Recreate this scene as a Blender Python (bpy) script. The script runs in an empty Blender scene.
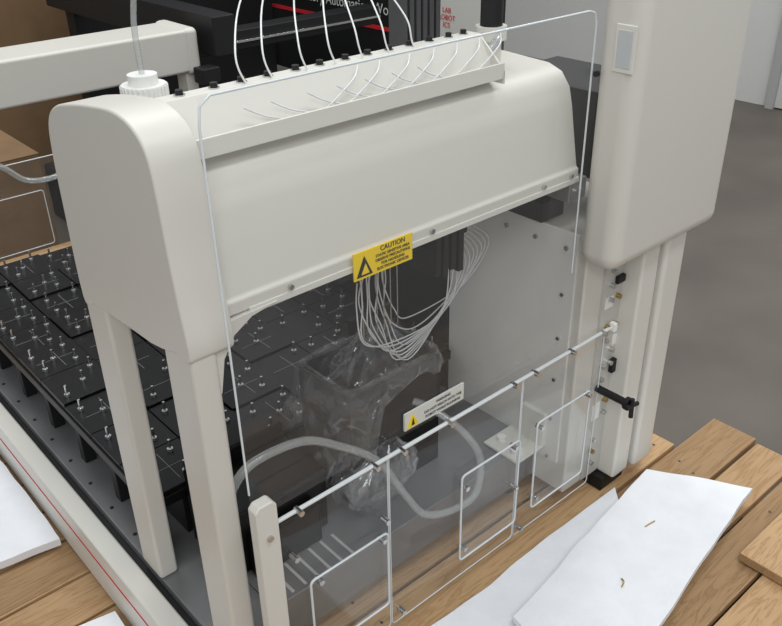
import bpy, math, random
from mathutils import Vector, Matrix, noise
random.seed(4)
H=1.85
S=bpy.context.scene
S.view_settings.view_transform='Standard'
COL=S.collection
# ---------------------------------------------------------------- materials
def mat(name,col,rough=.5,metal=0,noise_amt=0,nscale=20,bump=0,bscale=200,coat=0,col2=None,spec=.5):
    m=bpy.data.materials.new(name); m.use_nodes=True
    nt=m.node_tree; b=nt.nodes['Principled BSDF']
    b.inputs['Roughness'].default_value=rough; b.inputs['Metallic'].default_value=metal
    b.inputs['Specular IOR Level'].default_value=spec
    b.inputs['Coat Weight'].default_value=coat
    b.inputs['Base Color'].default_value=(*col,1)
    tc=nt.nodes.new('ShaderNodeTexCoord')
    if noise_amt or col2:
        n=nt.nodes.new('ShaderNodeTexNoise'); n.inputs['Scale'].default_value=nscale; n.inputs['Detail'].default_value=6
        nt.links.new(tc.outputs['Object'],n.inputs['Vector'])
        r=nt.nodes.new('ShaderNodeValToRGB'); r.color_ramp.elements[0].position=.35; r.color_ramp.elements[1].position=.65
        c2=col2 if col2 else tuple(c*(1-noise_amt) for c in col)
        r.color_ramp.elements[0].color=(*c2,1); r.color_ramp.elements[1].color=(*col,1)
        nt.links.new(n.outputs['Fac'],r.inputs['Fac']); nt.links.new(r.outputs['Color'],b.inputs['Base Color'])
    if bump:
        n=nt.nodes.new('ShaderNodeTexNoise'); n.inputs['Scale'].default_value=bscale; n.inputs['Detail'].default_value=3
        nt.links.new(tc.outputs['Object'],n.inputs['Vector'])
        bp=nt.nodes.new('ShaderNodeBump'); bp.inputs['Strength'].default_value=bump; bp.inputs['Distance'].default_value=.002
        nt.links.new(n.outputs['Fac'],bp.inputs['Height']); nt.links.new(bp.outputs['Normal'],b.inputs['Normal'])
    return m
def clear(name,tint=(1,1,1),haze=.04,gloss=1.0,hazecol=(.9,.9,.9),rough=.03,wrinkle=0,crease=.2):
    m=bpy.data.materials.new(name); m.use_nodes=True; nt=m.node_tree
    for n in list(nt.nodes): nt.nodes.remove(n)
    o=nt.nodes.new('ShaderNodeOutputMaterial')
    t=nt.nodes.new('ShaderNodeBsdfTransparent'); t.inputs['Color'].default_value=(*tint,1)
    d=nt.nodes.new('ShaderNodeBsdfDiffuse'); d.inputs['Color'].default_value=(*hazecol,1)
    g=nt.nodes.new('ShaderNodeBsdfGlossy'); g.inputs['Roughness'].default_value=rough
    lw=nt.nodes.new('ShaderNodeLayerWeight'); lw.inputs['Blend'].default_value=.5
    pw=nt.nodes.new('ShaderNodeMath'); pw.operation='POWER'; pw.inputs[1].default_value=5
    mu=nt.nodes.new('ShaderNodeMath'); mu.operation='MULTIPLY_ADD'; mu.inputs[1].default_value=min(.95,.85*gloss); mu.inputs[2].default_value=.04*gloss
    mu.use_clamp=True
    m1=nt.nodes.new('ShaderNodeMixShader'); m1.inputs['Fac'].default_value=haze
    m2=nt.nodes.new('ShaderNodeMixShader')
    nt.links.new(t.outputs[0],m1.inputs[1]); nt.links.new(d.outputs[0],m1.inputs[2])
    nt.links.new(lw.outputs['Facing'],pw.inputs[0]); nt.links.new(pw.outputs[0],mu.inputs[0]); nt.links.new(mu.outputs[0],m2.inputs['Fac'])
    nt.links.new(m1.outputs[0],m2.inputs[1]); nt.links.new(g.outputs[0],m2.inputs[2])
    nt.links.new(m2.outputs[0],o.inputs['Surface'])
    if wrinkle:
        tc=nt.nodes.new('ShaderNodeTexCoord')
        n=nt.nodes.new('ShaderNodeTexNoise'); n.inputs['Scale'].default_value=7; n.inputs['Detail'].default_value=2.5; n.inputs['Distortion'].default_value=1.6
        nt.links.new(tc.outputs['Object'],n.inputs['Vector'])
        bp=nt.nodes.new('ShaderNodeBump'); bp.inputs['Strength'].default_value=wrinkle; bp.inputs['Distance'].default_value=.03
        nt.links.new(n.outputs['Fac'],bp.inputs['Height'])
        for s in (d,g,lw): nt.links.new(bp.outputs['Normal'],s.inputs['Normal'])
        # milkier crease bands, painted pale to stand in for highlights on crumpled film
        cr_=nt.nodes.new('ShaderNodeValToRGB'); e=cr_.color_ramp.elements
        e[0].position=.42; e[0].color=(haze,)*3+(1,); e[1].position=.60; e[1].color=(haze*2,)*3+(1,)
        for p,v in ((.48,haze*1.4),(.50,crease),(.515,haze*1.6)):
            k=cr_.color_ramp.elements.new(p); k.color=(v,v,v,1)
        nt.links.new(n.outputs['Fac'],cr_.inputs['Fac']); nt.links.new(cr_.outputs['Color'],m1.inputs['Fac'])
    return m
CREAM=mat('cream_powder_coat',(.625,.605,.555),.42,bump=.12,bscale=900)
CREAM2=mat('cream_smooth',(.665,.65,.60),.4)
PANELW=mat('side_panel_white',(.70,.69,.66),.45)
WHITE=mat('white_plastic',(.8,.8,.78),.4)
BASEG=mat('base_sheet_grey',(.23,.23,.235),.35,metal=.3,noise_amt=.2,nscale=6)
BASEL=mat('base_pale_strip',(.45,.45,.44),.5)
BLACK=mat('black_anodised',(.008,.008,.009),.33,noise_amt=.4,nscale=30,spec=.3)
BLACKB=mat('black_acrylic_bin',(.004,.004,.005),.4,spec=.2)
BLACKM=mat('black_plastic',(.011,.011,.012),.5,spec=.35)
DGREY=mat('dark_grey_profile',(.06,.06,.065),.45)
LGREY=mat('engraved_line',(.20,.20,.21),.5)
STEEL=mat('steel',(.6,.6,.6),.25,metal=1)
ALU=mat('aluminium',(.55,.55,.56),.38,metal=.9,noise_amt=.15)
PLATE=mat('light_metal_plate',(.55,.54,.51),.4,metal=.2)
TUBEM=mat('ptfe_tube',(.72,.73,.73),.25)
EDGE=mat('acrylic_edge',(.66,.70,.72),.2)
RODM=mat('acrylic_bar_frosted',(.70,.73,.75),.25)
YEL=mat('label_yellow',(.88,.62,.01),.5)
INK=mat('label_ink',(.01,.01,.01),.6)
PAPER=mat('label_paper',(.62,.62,.58),.6)
RED=mat('red_print',(.6,.02,.03),.5)
FOAM=mat('packing_foam',(.86,.88,.92),.9,bump=.5,bscale=120,noise_amt=.05,nscale=15)
CARD=mat('cardboard',(.27,.165,.085),.85,noise_amt=.15,nscale=8)
BRASS=mat('brass',(.45,.33,.12),.3,metal=1)
ACR=clear('acrylic_clear',(.98,.985,.985),.038,.8)
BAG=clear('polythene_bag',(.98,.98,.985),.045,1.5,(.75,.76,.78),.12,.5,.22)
SILI=clear('silicone_tube',(.85,.87,.87),.26,2.0,(.7,.72,.72),.15)
def woodmat(name,c1,c2,along='X'):
    m=bpy.data.materials.new(name); m.use_nodes=True; nt=m.node_tree; b=nt.nodes['Principled BSDF']
    tc=nt.nodes.new('ShaderNodeTexCoord'); mp=nt.nodes.new('ShaderNodeMapping')
    mp.inputs['Scale'].default_value=(1.2,14,14) if along=='X' else (14,1.2,14)
    geo=nt.nodes.new('ShaderNodeNewGeometry')
    n=nt.nodes.new('ShaderNodeTexNoise'); n.noise_dimensions='4D'; n.inputs['Scale'].default_value=2.2; n.inputs['Detail'].default_value=7; n.inputs['Distortion'].default_value=1.4
    mul=nt.nodes.new('ShaderNodeMath'); mul.operation='MULTIPLY'; mul.inputs[1].default_value=30
    nt.links.new(geo.outputs['Random Per Island'],mul.inputs[0]); nt.links.new(mul.outputs[0],n.inputs['W'])
    nt.links.new(tc.outputs['Object'],mp.inputs['Vector']); nt.links.new(mp.outputs['Vector'],n.inputs['Vector'])
    w=nt.nodes.new('ShaderNodeMath'); w.operation='FRACT'
    m5=nt.nodes.new('ShaderNodeMath'); m5.operation='MULTIPLY'; m5.inputs[1].default_value=6
    nt.links.new(n.outputs['Fac'],m5.inputs[0]); nt.links.new(m5.outputs[0],w.inputs[0])
    r=nt.nodes.new('ShaderNodeValToRGB')
    r.color_ramp.elements[0].color=(*c2,1); r.color_ramp.elements[1].color=(*c1,1)
    r.color_ramp.elements[0].position=0; r.color_ramp.elements[1].position=.45
    e=r.color_ramp.elements.new(.95); e.color=(*[a*.9 for a in c1],1)
    nt.links.new(w.outputs[0],r.inputs['Fac'])
    mx=nt.nodes.new('ShaderNodeMixRGB'); mx.blend_type='MULTIPLY'; mx.inputs['Fac'].default_value=1
    r2=nt.nodes.new('ShaderNodeValToRGB'); r2.color_ramp.elements[0].color=(.62,.58,.52,1); r2.color_ramp.elements[1].color=(1.05,1.03,1,1)
    nt.links.new(geo.outputs['Random Per Island'],r2.inputs['Fac'])
    nt.links.new(r.outputs['Color'],mx.inputs[1]); nt.links.new(r2.outputs['Color'],mx.inputs[2])
    nt.links.new(mx.outputs['Color'],b.inputs['Base Color']); b.inputs['Roughness'].default_value=.7
    return m
WOOD=woodmat('pine_boards',(.56,.37,.20),(.40,.235,.11))
# ---------------------------------------------------------------- helpers
def empty(name):
    e=bpy.data.objects.new(name,None); COL.objects.link(e); e.empty_display_size=.05; return e
def mk(name,vs,fs,m,parent=None,bevel=0,seg=2,smooth=35):
    me=bpy.data.meshes.new(name); me.from_pydata([(v[0],v[1],v[2]+H) for v in vs],[],fs); me.update()
    import bmesh
    bm=bmesh.new(); bm.from_mesh(me); bmesh.ops.recalc_face_normals(bm,faces=bm.faces); bm.to_mesh(me); bm.free()
    o=bpy.data.objects.new(name,me); COL.objects.link(o); me.materials.append(m)
    if smooth:
        me.polygons.foreach_set('use_smooth',[True]*len(me.polygons)); me.set_sharp_from_angle(angle=math.radians(smooth))
    if bevel:
        md=o.modifiers.new('bevel','BEVEL'); md.width=bevel; md.segments=seg; md.limit_method='ANGLE'; md.angle_limit=math.radians(35); md.harden_normals=True
    if parent: o.parent=parent
    return o
def bv(x0,x1,y0,y1,z0,z1,base=0):
    v=[(x0,y0,z0),(x1,y0,z0),(x1,y1,z0),(x0,y1,z0),(x0,y0,z1),(x1,y0,z1),(x1,y1,z1),(x0,y1,z1)]
    f=[(0,3,2,1),(4,5,6,7),(0,1,5,4),(1,2,6,5),(2,3,7,6),(3,0,4,7)]
    return v,[tuple(i+base for i in q) for q in f]
def box(name,x0,x1,y0,y1,z0,z1,m,parent=None,bevel=.003,seg=2):
    v,f=bv(x0,x1,y0,y1,z0,z1); return mk(name,v,f,m,parent,bevel,seg)
def sheets(name,lst,m,parent=None):
    V=[];F=[]
    for (x0,x1,y,z0,z1) in lst:
        b=len(V); V+=[(x0,y,z0),(x1,y,z0),(x1,y,z1),(x0,y,z1)]; F.append((b,b+1,b+2,b+3))
    return mk(name,V,F,m,parent,0,smooth=0)
def boxes(name,lst,m,parent=None,bevel=.001,seg=1):
    V=[];F=[]
    for b in lst:
        v,f=bv(*b,base=len(V)); V+=v;F+=f
    return mk(name,V,F,m,parent,bevel,seg)
def prism(name,pts,ax,a0,a1,m,parent=None,bevel=0,seg=2):
    n=len(pts)
    def P(p,a):
        return (a,p[0],p[1]) if ax=='x' else ((p[0],a,p[1]) if ax=='y' else (p[0],p[1],a))
    V=[P(p,a0) for p in pts]+[P(p,a1) for p in pts]
    F=[tuple(range(n)),tuple(range(2*n-1,n-1,-1))]+[(i,(i+1)%n,n+(i+1)%n,n+i) for i in range(n)]
    return mk(name,V,F,m,parent,bevel,seg)
def cyls(name,lst,m,parent=None,seg=12):
    V=[];F=[]
    for (x,y,z,r,h,ax) in lst:
        b=len(V)
        for k in (0,1):
            for i in range(seg):
                a=2*math.pi*i/seg; c=r*math.cos(a); s=r*math.sin(a)
                V.append((x+c,y+s,z+h*k) if ax=='z' else ((x+c,y+h*k,z+s) if ax=='y' else (x+h*k,y+c,z+s)))
        F.append(tuple(b+i for i in range(seg))); F.append(tuple(b+seg+i for i in range(seg-1,-1,-1)))
        F+=[(b+i,b+(i+1)%seg,b+seg+(i+1)%seg,b+seg+i) for i in range(seg)]
    return mk(name,V,F,m,parent)
def cr(pts,n=8,closed=False):
    out=[];P=[Vector(p) for p in pts]; L=len(P)
    for i in range(L-1):
        p0=P[max(i-1,0)];p1=P[i];p2=P[i+1];p3=P[min(i+2,L-1)]
        for k in range(n):
            t=k/n
            out.append(.5*((2*p1)+(-p0+p2)*t+(2*p0-5*p1+4*p2-p3)*t*t+(-p0+3*p1-3*p2+p3)*t**3))
    out.append(P[-1]); return out
def tubes(name,lines,r,m,parent=None,smooth=True,n=8):
    cu=bpy.data.curves.new(name,'CURVE'); cu.dimensions='3D'; cu.bevel_depth=r; cu.bevel_resolution=3; cu.use_fill_caps=True
    for pts in lines:
        q=cr(pts,n) if smooth else [Vector(p) for p in pts]
        s=cu.splines.new('POLY'); s.points.add(len(q)-1)
        for i,p in enumerate(q): s.points[i].co=(p.x,p.y,p.z+H,1)
    o=bpy.data.objects.new(name,cu); COL.objects.link(o); cu.materials.append(m)
    if parent:o.parent=parent
    return o
def text(name,s,loc,size,rot,m,parent=None,align='CENTER'):
    c=bpy.data.curves.new(name,'FONT'); c.body=s; c.size=size; c.extrude=.0003; c.align_x=align; c.align_y='CENTER'
    o=bpy.data.objects.new(name,c); COL.objects.link(o); o.location=(loc[0],loc[1],loc[2]+H); o.rotation_euler=rot
    c.materials.append(m)
    if parent:o.parent=parent
    return o
FRONT=(math.pi/2,0,0)
# ---------------------------------------------------------------- room
floor=mat('concrete_floor',(.14,.12,.102),.55,bump=.1,bscale=40,nscale=1.6,col2=(.105,.09,.077))
mk('floor',[(-4,-2,-1.85),(12,-2,-1.85),(12,12,-1.85),(-4,12,-1.85)],[(0,1,2,3)],floor,smooth=0)
WALLM=mat('painted_wall',(.72,.72,.70),.7,noise_amt=.04,nscale=2)
box('wall_right',6.3,6.4,-2,12,-1.85,2.2,WALLM,bevel=0)
box('wall_back',-4,6.3,9,9.1,-1.85,2.2,WALLM,bevel=0)
d=empty('door_1')
boxes('frame',[(6.24,6.3,2.80,2.86,-1.85,.4),(6.24,6.3,1.8,1.86,-1.85,.4),(6.24,6.3,1.86,2.80,.34,.4)],mat('door_frame_grey',(.45,.45,.45),.4),d)
box('leaf',6.27,6.3,1.86,2.80,-1.84,.34,mat('door_paint',(.62,.62,.60),.4),d)
# ---------------------------------------------------------------- crate
crate=empty('wooden_crate_base')
L=[]
y=.12
while y<2.98:
    w=random.uniform(.125,.15); xe=2.10 if y<.8 else random.uniform(1.9,1.97)
    L.append((-.35,xe+random.uniform(-.01,.01),y,y+w-.010,-1.60,-1.575+random.uniform(-.003,.002))); y+=w
boxes('deck_boards',L,WOOD,crate,.003,2)
boxes('skids',[(-.3,-.2,.12,2.98,-1.85,-1.60),(.8,.9,.12,2.98,-1.85,-1.60),(1.8,1.9,.12,2.98,-1.85,-1.60)],WOOD,crate,.003)
nl=[]
for (a0,a1,b0,b1,c0,c1) in L:
    for xx in (.85,1.85,-.25):
        for k in (.3,.7): nl.append((xx+random.uniform(-.02,.02),b0+(b1-b0)*k,c1,.004,.0012,'z'))
cyls('nail_heads',nl,DGREY,crate,8)
boxes('wooden_crate_rail',[(.3,1.9,2.94,2.99,-1.572,-1.32)],WOOD,None,.003)
boxes('wooden_plank',[(1.62,2.30,.44,.58,-1.572,-1.545)],WOOD,None,.003)
# ---------------------------------------------------------------- foam
def foam(name,pts,z,th,seed):
    n=26; V=[];F=[]
    a,b,c,d=[Vector((p[0],p[1],0)) for p in pts]
    for k in (0,1):
        for i in range(n+1):
            for j in range(n+1):
                u=i/n;v=j/n
                p=a*(1-u)*(1-v)+b*u*(1-v)+c*u*v+d*(1-u)*v
                zz=z+th*k+.008*(noise.noise(Vector((p.x*5,p.y*5,seed)))+.6)
                e=.006*noise.noise(Vector((p.x*9,p.y*9,seed+5)))
                V.append((p.x+e,p.y+e,zz))
    M=(n+1)*(n+1); idx=lambda k,i,j:k*M+i*(n+1)+j
    for i in range(n):
        for j in range(n):
            F.append((idx(1,i,j),idx(1,i+1,j),idx(1,i+1,j+1),idx(1,i,j+1)))
            F.append((idx(0,i,j),idx(0,i,j+1),idx(0,i+1,j+1),idx(0,i+1,j)))
    for i in range(n):
        F.append((idx(0,i,0),idx(0,i+1,0),idx(1,i+1,0),idx(1,i,0)))
        F.append((idx(0,i+1,n),idx(0,i,n),idx(1,i,n),idx(1,i+1,n)))
        F.append((idx(0,0,i+1),idx(0,0,i),idx(1,0,i),idx(1,0,i+1)))
        F.append((idx(0,n,i),idx(0,n,i+1),idx(1,n,i+1),idx(1,n,i)))
    return mk(name,V,F,FOAM,None,0,smooth=50)
foam('foam_sheet',[(.80,.58),(1.30,.62),(1.60,.93),(.80,.93)],-1.571,.015,1)
f2=foam('foam_sheet',[(1.0,.54),(1.84,.67),(1.70,.90),(1.05,.81)],-1.547,.018,7)
tubes('foam_staples',[[(1.505,.775,-1.524),(1.525,.772,-1.523),(1.54,.77,-1.524)],[(1.30,.70,-1.524),(1.315,.705,-1.523),(1.32,.715,-1.524)]],.0018,BRASS,f2)
foam('foam_sheet',[(-.1,1.84),(.405,1.76),(.405,2.5),(-.1,2.5)],-1.571,.022,3)
foam('foam_sheet',[(.1,1.22),(.405,1.22),(.405,1.45),(.2,1.50)],-1.571,.02,9)
# ---------------------------------------------------------------- ROBOT
R=empty('laboratory_liquid_handling_robot')
boxes('base_plate',[(.485,.62,1.02,2.88,-1.53,-1.41),(.62,1.5,1.10,2.88,-1.53,-1.41)],BASEG,R,.003)
box('base_side_rail',.42,.468,.95,2.88,-1.57,-1.415,CREAM2,R,.006)
box('side_rail_stripe',.4185,.421,.95,2.88,-1.472,-1.468,RED,R,0)
box('side_rail_gap',.466,.487,1.0,2.88,-1.57,-1.43,BLACKM,R,0)
boxes('base_pale_strips',[(.64+.033*i,.647+.033*i,1.11,1.19,-1.411,-1.4095) for i in range(7)],BASEL,R,0)  # row of thin paler grey strips on the base plate
cyls('base_feet',[(.6,1.15,-1.572,.03,.05,'z'),(1.4,1.15,-1.572,.03,.05,'z'),(.6,2.7,-1.572,.03,.05,'z'),(1.4,2.7,-1.572,.03,.05,'z')],BLACKM,R)
cyls('rail_holes',[(.505,1.5+.12*i,-1.411,.005,.002,'z') for i in range(11)],BLACKM,R)
cap=[(1.06,-.70),(1.017,-.697),(1.026,-.60),(1.034,-.52),(1.040,-.43),(1.052,-.375),(1.085,-.345),(1.14,-.334),(1.22,-.342),(1.30,-.356),(1.36,-.372),(1.398,-.40),(1.414,-.45),(1.42,-.55),(1.42,-.74),(1.38,-.74)]
cp=[tuple(p)[:2] for p in cr([(a,b,0) for a,b in cap],5)]
cp+= [(1.33,-.735),(1.25,-.728),(1.15,-.722),(1.11,-.715)]
prism('beam_end_cap',cp,'x',.48,.56,CREAM,R,.014,4)
mc=[(1.03,-.655),(1.03,-.632),(1.036,-.628),(1.05,-.56),(1.062,-.50),(1.072,-.465),(1.095,-.437),(1.13,-.425),(1.25,-.42),(1.38,-.42),(1.40,-.44),(1.41,-.655)]
prism('beam_cover',mc,'x',.55,1.438,CREAM,R,.008,3)
box('beam_lip',.60,1.438,1.027,1.035,-.662,-.650,CREAM2,R,.001)
cyls('cover_screws',[(.68,1.024,-.642,.005,.006,'y'),(1.0,1.024,-.642,.005,.006,'y'),(1.32,1.024,-.642,.005,.006,'y'),(1.41,1.024,-.642,.005,.006,'y')],STEEL,R)
box('beam_rail',.57,1.46,1.10,1.38,-.70,-.655,BLACKM,R,.004)
box('leg_front',.482,.53,1.02,1.11,-1.41,-.69,CREAM,R,.008,3)
box('leg_rear',.482,.525,1.33,1.418,-1.41,-.73,CREAM,R,.008,3)
prism('leg_arch',[(.50,-.66),(.65,-.655),(.60,-.664),(.565,-.685),(.542,-.72),(.53,-.78),(.50,-.78)],'y',1.024,1.06,CREAM,R,0,1)
# tubing tray
prism('tubing_tray',[(1.085,-.385),(1.08,-.385),(1.08,-.415),(1.105,-.415),(1.15,-.345),(1.178,-.345),(1.178,-.340),(1.147,-.340),(1.102,-.410),(1.085,-.410)],'x',.565,1.24,CREAM2,R,.0008,1)
for i,xx in enumerate((.563,1.238)):
    prism('tray_end_%d'%i,[(1.08,-.425),(1.178,-.425),(1.178,-.342),(1.148,-.342),(1.08,-.40)],'x',xx,xx+.004,CREAM2,R,0)
bol=[.60,.66,.71,.76,.815,.865,.92,.97,1.02,1.07,1.12,1.17,1.21]
cyls('tray_bolts',[(b,1.163,-.34,.006,.009,'z') for b in bol],BLACKM,R)
cyls('tray_washers',[(b,1.163,-.34,.009,.002,'z') for b in bol],STEEL,R)
tl=[]
for i,(sx,ex) in enumerate([(.72,1.12),(.77,1.15),(.84,1.19),(.90,1.27),(.96,1.22),(1.02,1.25),(1.08,1.18)]):
    tl.append([(sx+.08,1.09,-.408),(sx+.02,1.115,-.40),(sx-.01,1.15,-.34),(sx-.005,1.18,-.29),(sx*.72+ex*.28,1.32,-.23),(ex,1.6,-.17),(ex+.12,1.75,-.05)])
    tl.append([(sx-.05,1.10,-.36),(sx,1.10,-.385),(sx+.08,1.098,-.40),(sx+.16,1.10,-.36),(sx+.2,1.13,-.345)])
tubes('sample_tubing',tl,.0016,TUBEM,R)
# pipette head + loops
box('pipette_bar',.92,1.30,1.22,1.27,-.80,-.775,BLACKM,R)
boxes('pipette_head',[(1.17+.024*i,1.188+.024*i,1.19,1.27,-.86-.012*(i%2),-.66) for i in range(4)]+[(.96,1.0,1.22,1.27,-.79,-.66)],BLACKM,R,.003)
hl=[]
for i in range(11):
    a=.955+.014*i; b=1.20+.014*i; dp=-.98-.017*i if i<7 else -1.08+.03*(i-7); yy=1.20+.007*i
    j=.010*math.sin(i*2.3)
    hl.append([(a,yy,-.80),(a-.004+j,yy,-.86),(a+.012-j,yy,-.95),(1.05+.012*i+j,yy,dp),(b-.01-j,yy,-.97),(b+.02+.007*i,yy,-.88),(b,yy,-.80)])
tubes('pipette_tubing',hl,.0016,TUBEM,R)
tubes('pipette_needles',[[(1.0+.02*i,1.24,-.78),(1.0+.02*i,1.24,-.97)] for i in range(6)],.0012,STEEL,R,False)
# front acrylic panel
sheets('front_panel',[(.54,1.50,1.0,-1.045,-.300)],ACR,R)
tubes('front_panel_edge',[[(.541,1,-.985),(.538,1,-.34),(.542,1,-.312),(.560,1,-.300),(1.38,1,-.300),(1.398,1,-.305),(1.406,1,-.325),(1.406,1,-.86)]],.0020,EDGE,R,False)
prism('panel_post',[(.526,-1.53),(.526,-.995),(.535,-.985),(.562,-.985),(.57,-.995),(.57,-1.53)],'y',.960,.985,CREAM2,R,.003)
cyls('post_screws',[(.548,.955,-1.06,.006,.006,'y'),(.548,.955,-1.3,.006,.006,'y')],STEEL,R)
sheets('lower_shield',[(.58,.838,.982,-1.53,-1.05),(.842,1.238,.982,-1.53,-1.05),(1.242,1.54,.982,-1.53,-1.05)],ACR,R)
def frame(x0,x1,z0,z1,y=.98,r=.01):
    p=[]
    for (cx_,cz,a0) in ((x1-r,z1-r,0),(x0+r,z1-r,90),(x0+r,z0+r,180),(x1-r,z0+r,270)):
        for k in range(4):
            a=math.radians(a0+k*30); p.append((cx_+r*math.cos(a),y,cz+r*math.sin(a)))
    p.append(p[0]); return p
tubes('shield_edges',[frame(.58,.838,-1.53,-1.055,.982),frame(.842,1.238,-1.53,-1.055,.982),frame(1.242,1.54,-1.53,-1.055,.982)],.0014,EDGE,R,False)
tubes('shield_doors_rims',[frame(.63,.825,-1.44,-1.235,.970),frame(1.04,1.23,-1.465,-1.215,.970),frame(1.29,1.49,-1.46,-1.20,.970)],.0026,EDGE,R,False)
sheets('shield_doors',[(.632,.823,.970,-1.438,-1.237),(1.042,1.228,.970,-1.463,-1.217),(1.292,1.488,.970,-1.458,-1.202)],ACR,R)
box('shield_bar',.575,1.56,.972,.980,-1.054,-1.048,RODM,R,.002)
sc=[]
for xx in (.62,.80,.87,1.0,1.2,1.27,1.4,1.52): sc.append((xx,.962,-1.052,.006,.02,'y'))
for (xx,zz) in ((.65,-1.245),(.81,-1.245),(1.05,-1.25),(1.05,-1.43),(1.21,-1.225),(1.3,-1.215),(1.3,-1.43),(1.48,-1.21),(.65,-1.40),(.60,-1.15),(.82,-1.2),(1.22,-1.35),(.86,-1.49),(1.25,-1.5)): sc.append((xx,.960,zz,.006,.02,'y'))
cyls('shield_knobs',sc,STEEL,R)
box('bar_end_clip',1.553,1.567,.965,.982,-1.062,-1.038,WHITE,R,.003)
# right cabinet
box('cabinet_body',1.455,1.76,.995,1.42,-1.53,-.80,CREAM,R,.006)
box('cabinet_side_panel',1.449,1.456,1.02,1.42,-1.44,-.79,PANELW,R,.002)
cyls('cabinet_screws',[(1.444,1.05+.09*i,-.83,.006,.006,'x') for i in range(5)]+[(1.444,1.05,-.95-.12*i,.005,.006,'x') for i in range(5)],STEEL,R)
box('connector_panel',1.525,1.65,.988,.997,-1.52,-.84,PLATE,R,.001)
cn=[];cb=[]
random.seed(7)
for i in range(16):
    z=-.90-.038*i
    for xx in (1.55,1.58,1.61):
        if random.random()<.5: (cn if random.random()<.8 else cb).append((xx,.976,z,.006,.014,'y'))
cyls('connectors_steel',cn,STEEL,R); cyls('connectors_brass',cb,BRASS,R)
boxes('connector_labels',[(1.535,1.565,.986,.989,-1.0,-.97),(1.585,1.625,.986,.989,-1.12,-1.09),(1.535,1.565,.986,.989,-1.33,-1.28)],WHITE,R,0)
boxes('connector_blocks',[(1.565,1.595,.978,.989,-.94,-.92),(1.585,1.625,.976,.989,-1.20,-1.16)],BLACKM,R,.002)
cyls('lock_knob',[(1.545,.90,-1.23,.010,.09,'y'),(1.545,.89,-1.23,.017,.012,'y')],BLACKM,R)
tubes('lock_lever',[[(1.545,.885,-1.21),(1.54,.88,-1.26)],[(1.52,.885,-1.225),(1.57,.885,-1.235)]],.006,BLACKM,R,False)
box('column_inner',1.60,1.668,.940,.996,-1.53,-.84,CREAM2,R,.008,3)
box('column_outer',1.68,1.765,.930,.996,-1.53,-.84,CREAM2,R,.012,3)
box('cabinet_foot',1.58,1.68,.96,1.10,-1.573,-1.53,BLACKM,R,.003)
boxes('cabinet_bracket',[(1.34,1.452,1.06,1.18,-1.41,-1.40),(1.435,1.452,1.06,1.14,-1.41,-1.30)],CREAM2,R,.004)
cyls('bracket_feet',[(1.37,1.09,-1.40,.016,.012,'z'),(1.38,1.15,-1.40,.012,.012,'z')],WHITE,R)
boxes('gantry_rail_end',[(1.44,1.52,1.12,1.36,-.79,-.74),(1.47,1.70,1.15,1.30,-.74,-.70)],BLACKM,R,.003)
boxes('gantry_bearing',[(1.44,1.50,1.05,1.12,-.72,-.67),(1.45,1.49,1.14,1.2,-.66,-.60)],ALU,R,.003)
cyls('gantry_bolts',[(1.46,1.045,-.695,.006,.01,'y'),(1.48,1.045,-.695,.006,.01,'y')],STEEL,R)
boxes('electronics_rack',[(1.55,1.76,1.06,1.36,-.70,-.50)],BLACKM,R,.004)
boxes('rear_housing',[(1.45,1.76,1.425,2.88,-1.53,-1.02),(1.05,1.76,2.82,2.88,-1.41,-.95)],BLACKM,R,.004)
bx=box('axis_cover',1.412,1.84,.90,1.0,-.838,-.235,CREAM,R,.036,7)
box('cover_window_frame',1.4095,1.414,.911,.957,-.41,-.32,CREAM2,R,.002)
box('cover_window',1.4085,1.413,.918,.950,-.40,-.33,mat('window_film',(.50,.52,.54),.2),R,.001)
cyls('cover_button',[(1.405,.99,-.42,.006,.008,'x')],INK,R)
# deck
box('deck_frame',.52,1.44,1.40,2.80,-1.29,-1.262,BLACK,R,.003)
pl=[];pins=[];caps=[];ln=[]
nx=6;ny=9
for i in range(nx):
    for j in range(ny):
        x0=.525+i*.152; y0=1.405+j*.154
        pl.append((x0,x0+.149,y0,y0+.151,-1.262,-1.25+random.choice((0,0,.006))))
        zt=pl[-1][5]
        for (u,v) in ((.03,.03),(.11,.03),(.03,.11),(.12,.12),(.075,.07)):
            if random.random()<.75:
                u+=random.uniform(-.01,.01)
                pins.append((x0+u,y0+v,zt,.0034,.032,'z')); caps.append((x0+u,y0+v,zt,.0075,.007,'z'))
        if random.random()<.5: ln.append((x0+.02,x0+.12,y0+.07,y0+.0712,zt,zt+.0007))
        if random.random()<.5: ln.append((x0+.08,x0+.0812,y0+.02,y0+.13,zt,zt+.0007))
boxes('deck_plates',pl,BLACK,R,.001)
cyls('deck_pins',pins,STEEL,R,8); cyls('deck_pin_collars',caps,ALU,R,8)
boxes('deck_engraving',ln,LGREY,R,0)
sp=[]
for j in range(7):
    sp.append((.53,.56,1.42+.2*j,1.45+.2*j,-1.41,-1.29)); sp.append((1.38,1.42,1.42+.2*j,1.45+.2*j,-1.41,-1.29)); sp.append((.95,.98,1.42+.2*j,1.45+.2*j,-1.41,-1.29))
boxes('deck_supports',sp,BLACKM,R,.002)
box('deck_skirt',.60,.612,1.42,2.7,-1.41,-1.29,BLACKM,R,0)
boxes('wash_station',[(.60,.86,1.22,1.39,-1.41,-1.24),(.64,.82,1.19,1.22,-1.41,-1.30),(.60,.86,1.38,1.395,-1.41,-1.20)],BLACK,R,.006)
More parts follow.
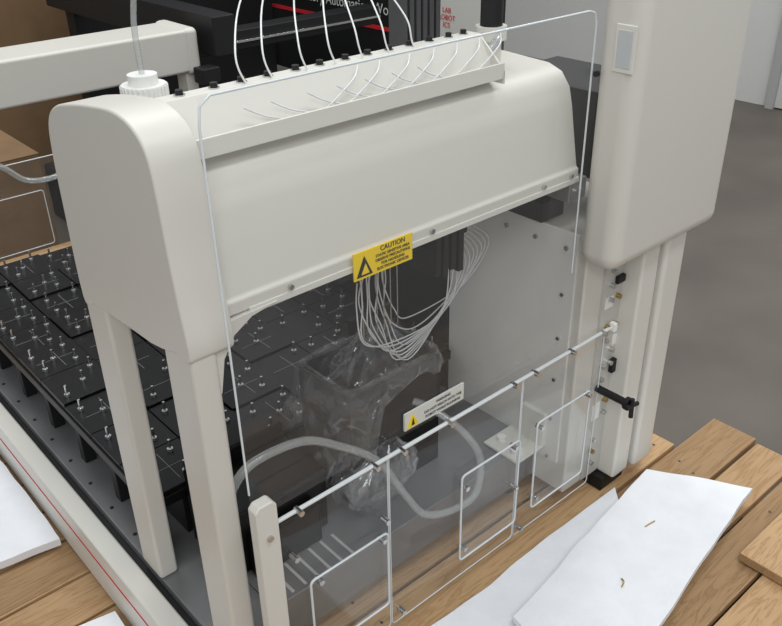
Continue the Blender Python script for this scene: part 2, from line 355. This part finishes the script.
# top/back of beam
cyls('arm_column_knob',[(1.33,1.20,-.345,.023,.30,'z')],BLACKM,R,20)
cyls('arm_column_base',[(1.33,1.20,-.42,.022,.05,'z'),(1.33,1.20,-.372,.032,.027,'z')],CREAM2,R,20)
boxes('arm_profile',[(1.28+.02*i,1.294+.02*i,1.41,1.46,-.7,.3) for i in range(6)]+[(1.285,1.39,1.42,1.45,-.7,.3)],DGREY,R,.002)
tubes('arm_hose',[[(1.32,1.17,-.36),(1.29,1.155,-.37),(1.24,1.15,-.40),(1.17,1.13,-.415),(1.10,1.11,-.405)]],.008,SILI,R)
box('rear_tray',.66,1.45,1.42,1.75,-.60,-.56,CREAM2,R,.006)
sheets('rear_shield',[(.60,1.02,2.887,-1.30,-.95)],ACR,R)
tubes('rear_shield_edge',[frame(.60,1.02,-1.30,-.95,2.887),frame(.66,.92,-1.26,-1.06,2.88)],.0018,EDGE,R,False)
tubes('rear_hose',[[(.56,2.97,-.80),(.62,2.86,-.84),(.70,2.85,-.88),(.797,2.85,-.94),(.86,2.85,-1.0),(.942,2.85,-1.016),(1.06,2.85,-1.0)]],.010,SILI,R)
tubes('waste_hose',[[(.545,1.13,-1.40),(.548,1.13,-1.25),(.560,1.13,-1.12),(.60,1.13,-1.055),(.66,1.13,-1.04),(.75,1.13,-1.055),(.83,1.13,-1.11),(.929,1.12,-1.20),(.99,1.10,-1.32),(1.03,1.075,-1.388),(1.10,1.05,-1.40),(1.165,1.04,-1.38),(1.195,1.06,-1.30),(1.17,1.10,-1.23),(1.14,1.17,-1.19),(1.12,1.21,-1.18)]],.0095,SILI,R,True,12)
# labels
box('caution_label',.807,.943,1.0205,1.0235,-.677,-.625,YEL,R,0)
prism('caution_triangle',[(.812,-.672),(.848,-.672),(.830,-.634)],'y',1.0195,1.0206,INK,R)
prism('caution_symbol',[(.822,-.668),(.840,-.668),(.832,-.648)],'y',1.0188,1.0196,YEL,R)
text('caution_title','CAUTION',(.896,1.0198,-.632),.013,FRONT,INK,R)
for i,s in enumerate(('STATIC SENSITIVE AREA','OBSERVE PRECAUTIONS','FOR HANDLING','ELECTRONIC DEVICES')):
    text('caution_text',s,(.896,1.0198,-.6435-.0085*i),.0075,FRONT,INK,R)
box('warning_label',.895,1.06,.992,.9965,-1.03,-.99,PAPER,R,0)
prism('warning_triangle',[(.90,-1.025),(.93,-1.025),(.915,-.996)],'y',.990,.9922,YEL,R)
prism('warning_symbol',[(.911,-1.021),(.919,-1.021),(.915,-1.004)],'y',.989,.9901,INK,R)
for i,s in enumerate(('WARNING','DO NOT REACH INTO THE','ROBOT WHILE RUNNING')):
    text('warning_text',s,(1.0,.9915,-.998-.0115*i),.0085,FRONT,INK,R)
# ---------------------------------------------------------------- waste bin + bag
WB=empty('waste_bin')
x0,x1,y0,y1,zt,zb=.935,1.215,1.22,1.41,-1.09,-1.408
boxes('bin_walls',[(x0,x1,y0,y0+.005,zb,zt),(x0,x1,y1-.005,y1,zb,zt),(x0,x0+.005,y0,y1,zb,zt),(x1-.005,x1,y0,y1,zb,zt),(x0,x1,y0,y1,zb,zb+.006)],BLACKB,WB,.001)
box('bin_backplate',1.10,1.24,1.415,1.43,-1.408,-1.04,BLACKM,WB,.003)
n=150
def rect(t,ex):
    a=2*math.pi*t; c=math.cos(a); s=math.sin(a); p=.28
    cx_,cy_=(x0+x1)/2,(y0+y1)/2
    return cx_+((x1-x0)/2+ex)*abs(c)**p*(1 if c>0 else -1)*1.0, cy_+((y1-y0)/2+ex)*abs(s)**p*(1 if s>0 else -1)
lv=[(-.14,-1.30),(-.04,-1.20),(-.016,-1.12),(-.008,-1.078),(.008,-1.076),(.014,-1.10),(.020,-1.15),(.028,-1.20),(.036,-1.25),(.044,-1.29),(.042,-1.33),(.03,-1.37)]
V=[];F=[]
K=3; rings=(len(lv)-1)*K+1
def ridge(v): return 1-2*abs(noise.noise(v))
for q in range(rings):
    k=q/K; i0=min(int(k),len(lv)-2); fr=k-i0
    ex=lv[i0][0]*(1-fr)+lv[i0+1][0]*fr; z=lv[i0][1]*(1-fr)+lv[i0+1][1]*fr
    for i in range(n):
        t=i/n; x,y=rect(t,ex); amp=.002+.0045*abs(k-3.6)
        # the liner hangs long over the left end and only just laps the other sides
        lng=min(1,max(0,(x0+.10-x)/.10)); lng=lng*lng*(3-2*lng)
        drop=.16+.84*lng+.05*math.sin(t*6.28*9)*(1-lng)
        if k>4: z_=-1.076+(z+1.076)*drop; exx=.008+(ex-.008)*(.25+.75*lng); x,y=rect(t,exx); amp*=.25+.75*lng
        else: z_=z
        nz=ridge(Vector((x*14,y*14,z*9)))*.9+ridge(Vector((x*34+3,y*34,z*22)))*.45-.5
        nx_=(x-(x0+x1)/2);ny_=(y-(y0+y1)/2);l=math.hypot(nx_,ny_)+1e-6
        left=max(0,-(nx_))*.25 if k>5 else 0
        hem=(.035*math.sin(t*6.28*3)+.02*math.sin(t*6.28*11))*max(0,(k-8)/3)*lng
        V.append((x+nx_/l*amp*nz-left*.4*min(1,(k-5))*lng,y+ny_/l*amp*nz,z_+.010*noise.noise(Vector((x*15,y*15,9)))*(k>3)-hem))
for k in range(rings-1):
    for i in range(n):
        F.append((k*n+i,k*n+(i+1)%n,(k+1)*n+(i+1)%n,(k+1)*n+i))
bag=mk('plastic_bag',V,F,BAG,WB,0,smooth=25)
# loose gathered tail of the liner resting in front of the bin foot
V=[];F=[];M=70;RR=14
for k in range(RR):
    u=k/(RR-1)
    for i in range(M):
        a=2*math.pi*i/M; r=math.sin(math.pi*(.12+.80*u))
        rr=r*(1+.30*noise.noise(Vector((math.cos(a)*3,math.sin(a)*3,u*4)))+.22*ridge(Vector((math.cos(a)*5,math.sin(a)*5,u*6))))
        V.append((.98+.085*rr*math.cos(a)+.04*u,1.185+.032*rr*math.sin(a),-1.402+.17*u))
for k in range(RR-1):
    for i in range(M): F.append((k*M+i,k*M+(i+1)%M,(k+1)*M+(i+1)%M,(k+1)*M+i))
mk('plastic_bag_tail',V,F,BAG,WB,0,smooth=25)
V=[];F=[]
M=60;RR=16
for k in range(RR):
    u=k/(RR-1)
    for i in range(M):
        a=2*math.pi*i/M; r=(.10-.075*u)*(1+.5*noise.noise(Vector((math.cos(a)*3,math.sin(a)*3,u*3)))+.25*ridge(Vector((math.cos(a)*6,math.sin(a)*6,u*5))))
        V.append((1.08+.02*u+r*math.cos(a)*1.1,1.32+r*math.sin(a)*.7,-1.14+.14*u+.02*noise.noise(Vector((a,u*4,2)))))
for k in range(RR-1):
    for i in range(M): F.append((k*M+i,k*M+(i+1)%M,(k+1)*M+(i+1)%M,(k+1)*M+i))
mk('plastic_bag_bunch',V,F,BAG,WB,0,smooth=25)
# ---------------------------------------------------------------- jar
J=empty('tubing_reservoir')
jx,jy,jz=.76,1.62,-.47
cyls('jar_lid',[(jx,jy,jz,.045,.035,'z'),(jx,jy,jz+.035,.030,.02,'z')],WHITE,J,24)
boxes('jar_lid_ribs',[(jx+.0455*math.cos(a)-.002,jx+.0455*math.cos(a)+.002,jy+.0455*math.sin(a)-.002,jy+.0455*math.sin(a)+.002,jz+.002,jz+.033) for a in [i*math.pi/14 for i in range(28)]],WHITE,J,0)
cyls('jar_body',[(jx,jy,-.56,.036,.09,'z')],mat('translucent_plastic',(.6,.6,.57),.3),J,24)
tubes('jar_tube',[[(jx,jy,jz+.05),(jx,jy,jz+.15),(jx+.02,jy,-.2),(jx+.06,jy+.03,.05)]],.006,SILI,J)
# ---------------------------------------------------------------- background robot
B=empty('second_laboratory_robot')
box('beam_cover',.35,1.63,3.0,3.22,-.80,-.64,CREAM,B,.012,3)
box('beam_cap',1.60,1.66,2.995,3.24,-.81,-.635,CREAM,B,.02,3)
box('leg',1.60,1.65,3.02,3.10,-1.60,-.80,CREAM,B,.006)
box('leg_left',.40,.47,3.05,3.13,-1.85,-.80,CREAM,B,.006)
box('base',1.5,2.6,3.05,4.6,-1.85,-1.55,BLACKM,B,.01)
boxes('gantry_rails',[(1.75,2.75,2.95,3.02,-.95,-.88),(1.75,2.75,3.2,3.3,-.80,-.72),(1.70,1.80,2.95,4.6,-.75,-.60),(1.75,2.75,2.98,3.0,-1.5,-.95)],BLACKM,B,.004)
boxes('gantry_slides',[(1.75,2.75,2.94,2.95,-.93,-.92),(1.75,2.75,3.19,3.2,-.77,-.76)],STEEL,B,.001)
boxes('gantry_blocks',[(1.62,1.70,2.93,3.0,-.84,-.78),(1.9,2.0,2.92,2.96,-.96,-.87)],BLACKM,B,.004)
box('back_panel',1.75,2.95,4.4,4.5,-1.6,.3,BLACKM,B,.004)
bn=empty('trade_show_banner')
box('banner_board',3.0,3.03,2.65,6.2,-1.25,.2,BLACKM,bn,.004)
box('banner_stripe',2.996,3.0,3.1,6.2,-.905,-.885,RED,bn,0)
box('banner_side_strip',2.996,3.0,2.66,3.06,-1.2,.19,PAPER,bn,0)
text('banner_side_text','LAB\nROBOT\nICS',(2.993,2.99,-.78),.034,(math.pi/2,0,-math.pi/2),RED,bn)
text('banner_text','Laboratory Automation Workstation',(2.995,3.72,-.80),.078,(math.pi/2,0,-math.pi/2),PAPER,bn)
boxes('banner_feet',[(2.9,3.13,2.8,2.88,-1.85,-1.82),(3.0,3.03,2.82,2.86,-1.85,-1.25),(2.9,3.13,5.6,5.68,-1.85,-1.82),(3.0,3.03,5.62,5.66,-1.85,-1.25)],BLACKM,bn,.002)
TAPE=mat('packing_tape',(.5,.38,.2),.3)
def carton(x0,x1,y0,y1,z1):
    cb=empty('cardboard_box'); box('carton',x0,x1,y0,y1,-1.85,z1,CARD,cb,.006)
    xm=(x0+x1)/2
    boxes('carton_flaps',[(x0,xm-.003,y0,y1,z1,z1+.004),(xm+.003,x1,y0,y1,z1,z1+.004)],CARD,cb,.001)
    boxes('carton_tape',[(xm-.03,xm+.03,y0-.001,y1,z1+.004,z1+.005),(xm-.03,xm+.03,y0-.001,y0,z1-.12,z1+.005)],TAPE,cb,0)
carton(.7,2.3,5.2,6.2,-.55)
carton(.45,1.12,3.45,3.95,-1.12)
# ---------------------------------------------------------------- lights
def area(name,loc,size,power,rot=(0,0,0),col=(1,1,1)):
    l=bpy.data.lights.new(name,'AREA'); l.shape='RECTANGLE'; l.size=size[0]; l.size_y=size[1]; l.energy=power; l.color=col
    o=bpy.data.objects.new(name,l); COL.objects.link(o); o.location=loc; o.rotation_euler=rot; return o
LC=(.98,1,.995)
area('front_left_fill',(1.0,-.6,4.6),(2.4,.6),60,(math.radians(-5),0,0),LC)
area('front_left_fill',(1.5,3.0,4.6),(2.4,.6),75,(0,0,0),LC)
area('front_left_fill',(4.6,1.5,4.6),(2.4,.6),78,(0,0,0),LC)
area('front_left_fill',(-1.6,-1.6,3.8),(2.4,.8),58,(math.radians(30),0,math.radians(-42)),LC)  # fill lamp added out of view at front left to brighten the interior side wall
w=bpy.data.worlds.new('World'); S.world=w; w.use_nodes=True
w.node_tree.nodes['Background'].inputs[0].default_value=(.96,.98,1,1); w.node_tree.nodes['Background'].inputs[1].default_value=.5
# ---------------------------------------------------------------- camera
c=bpy.data.cameras.new('cam'); co=bpy.data.objects.new('cam',c); COL.objects.link(co); S.camera=co
c.sensor_width=36; c.lens=847/782*36; c.clip_start=.05
Rm=Matrix(((.74764,.33910,-.57101),(-.66390,.36010,-.65541),(-.01663,.86910,.49435))).to_4x4()
co.matrix_world=Matrix.Translation((0,0,H))@Rm
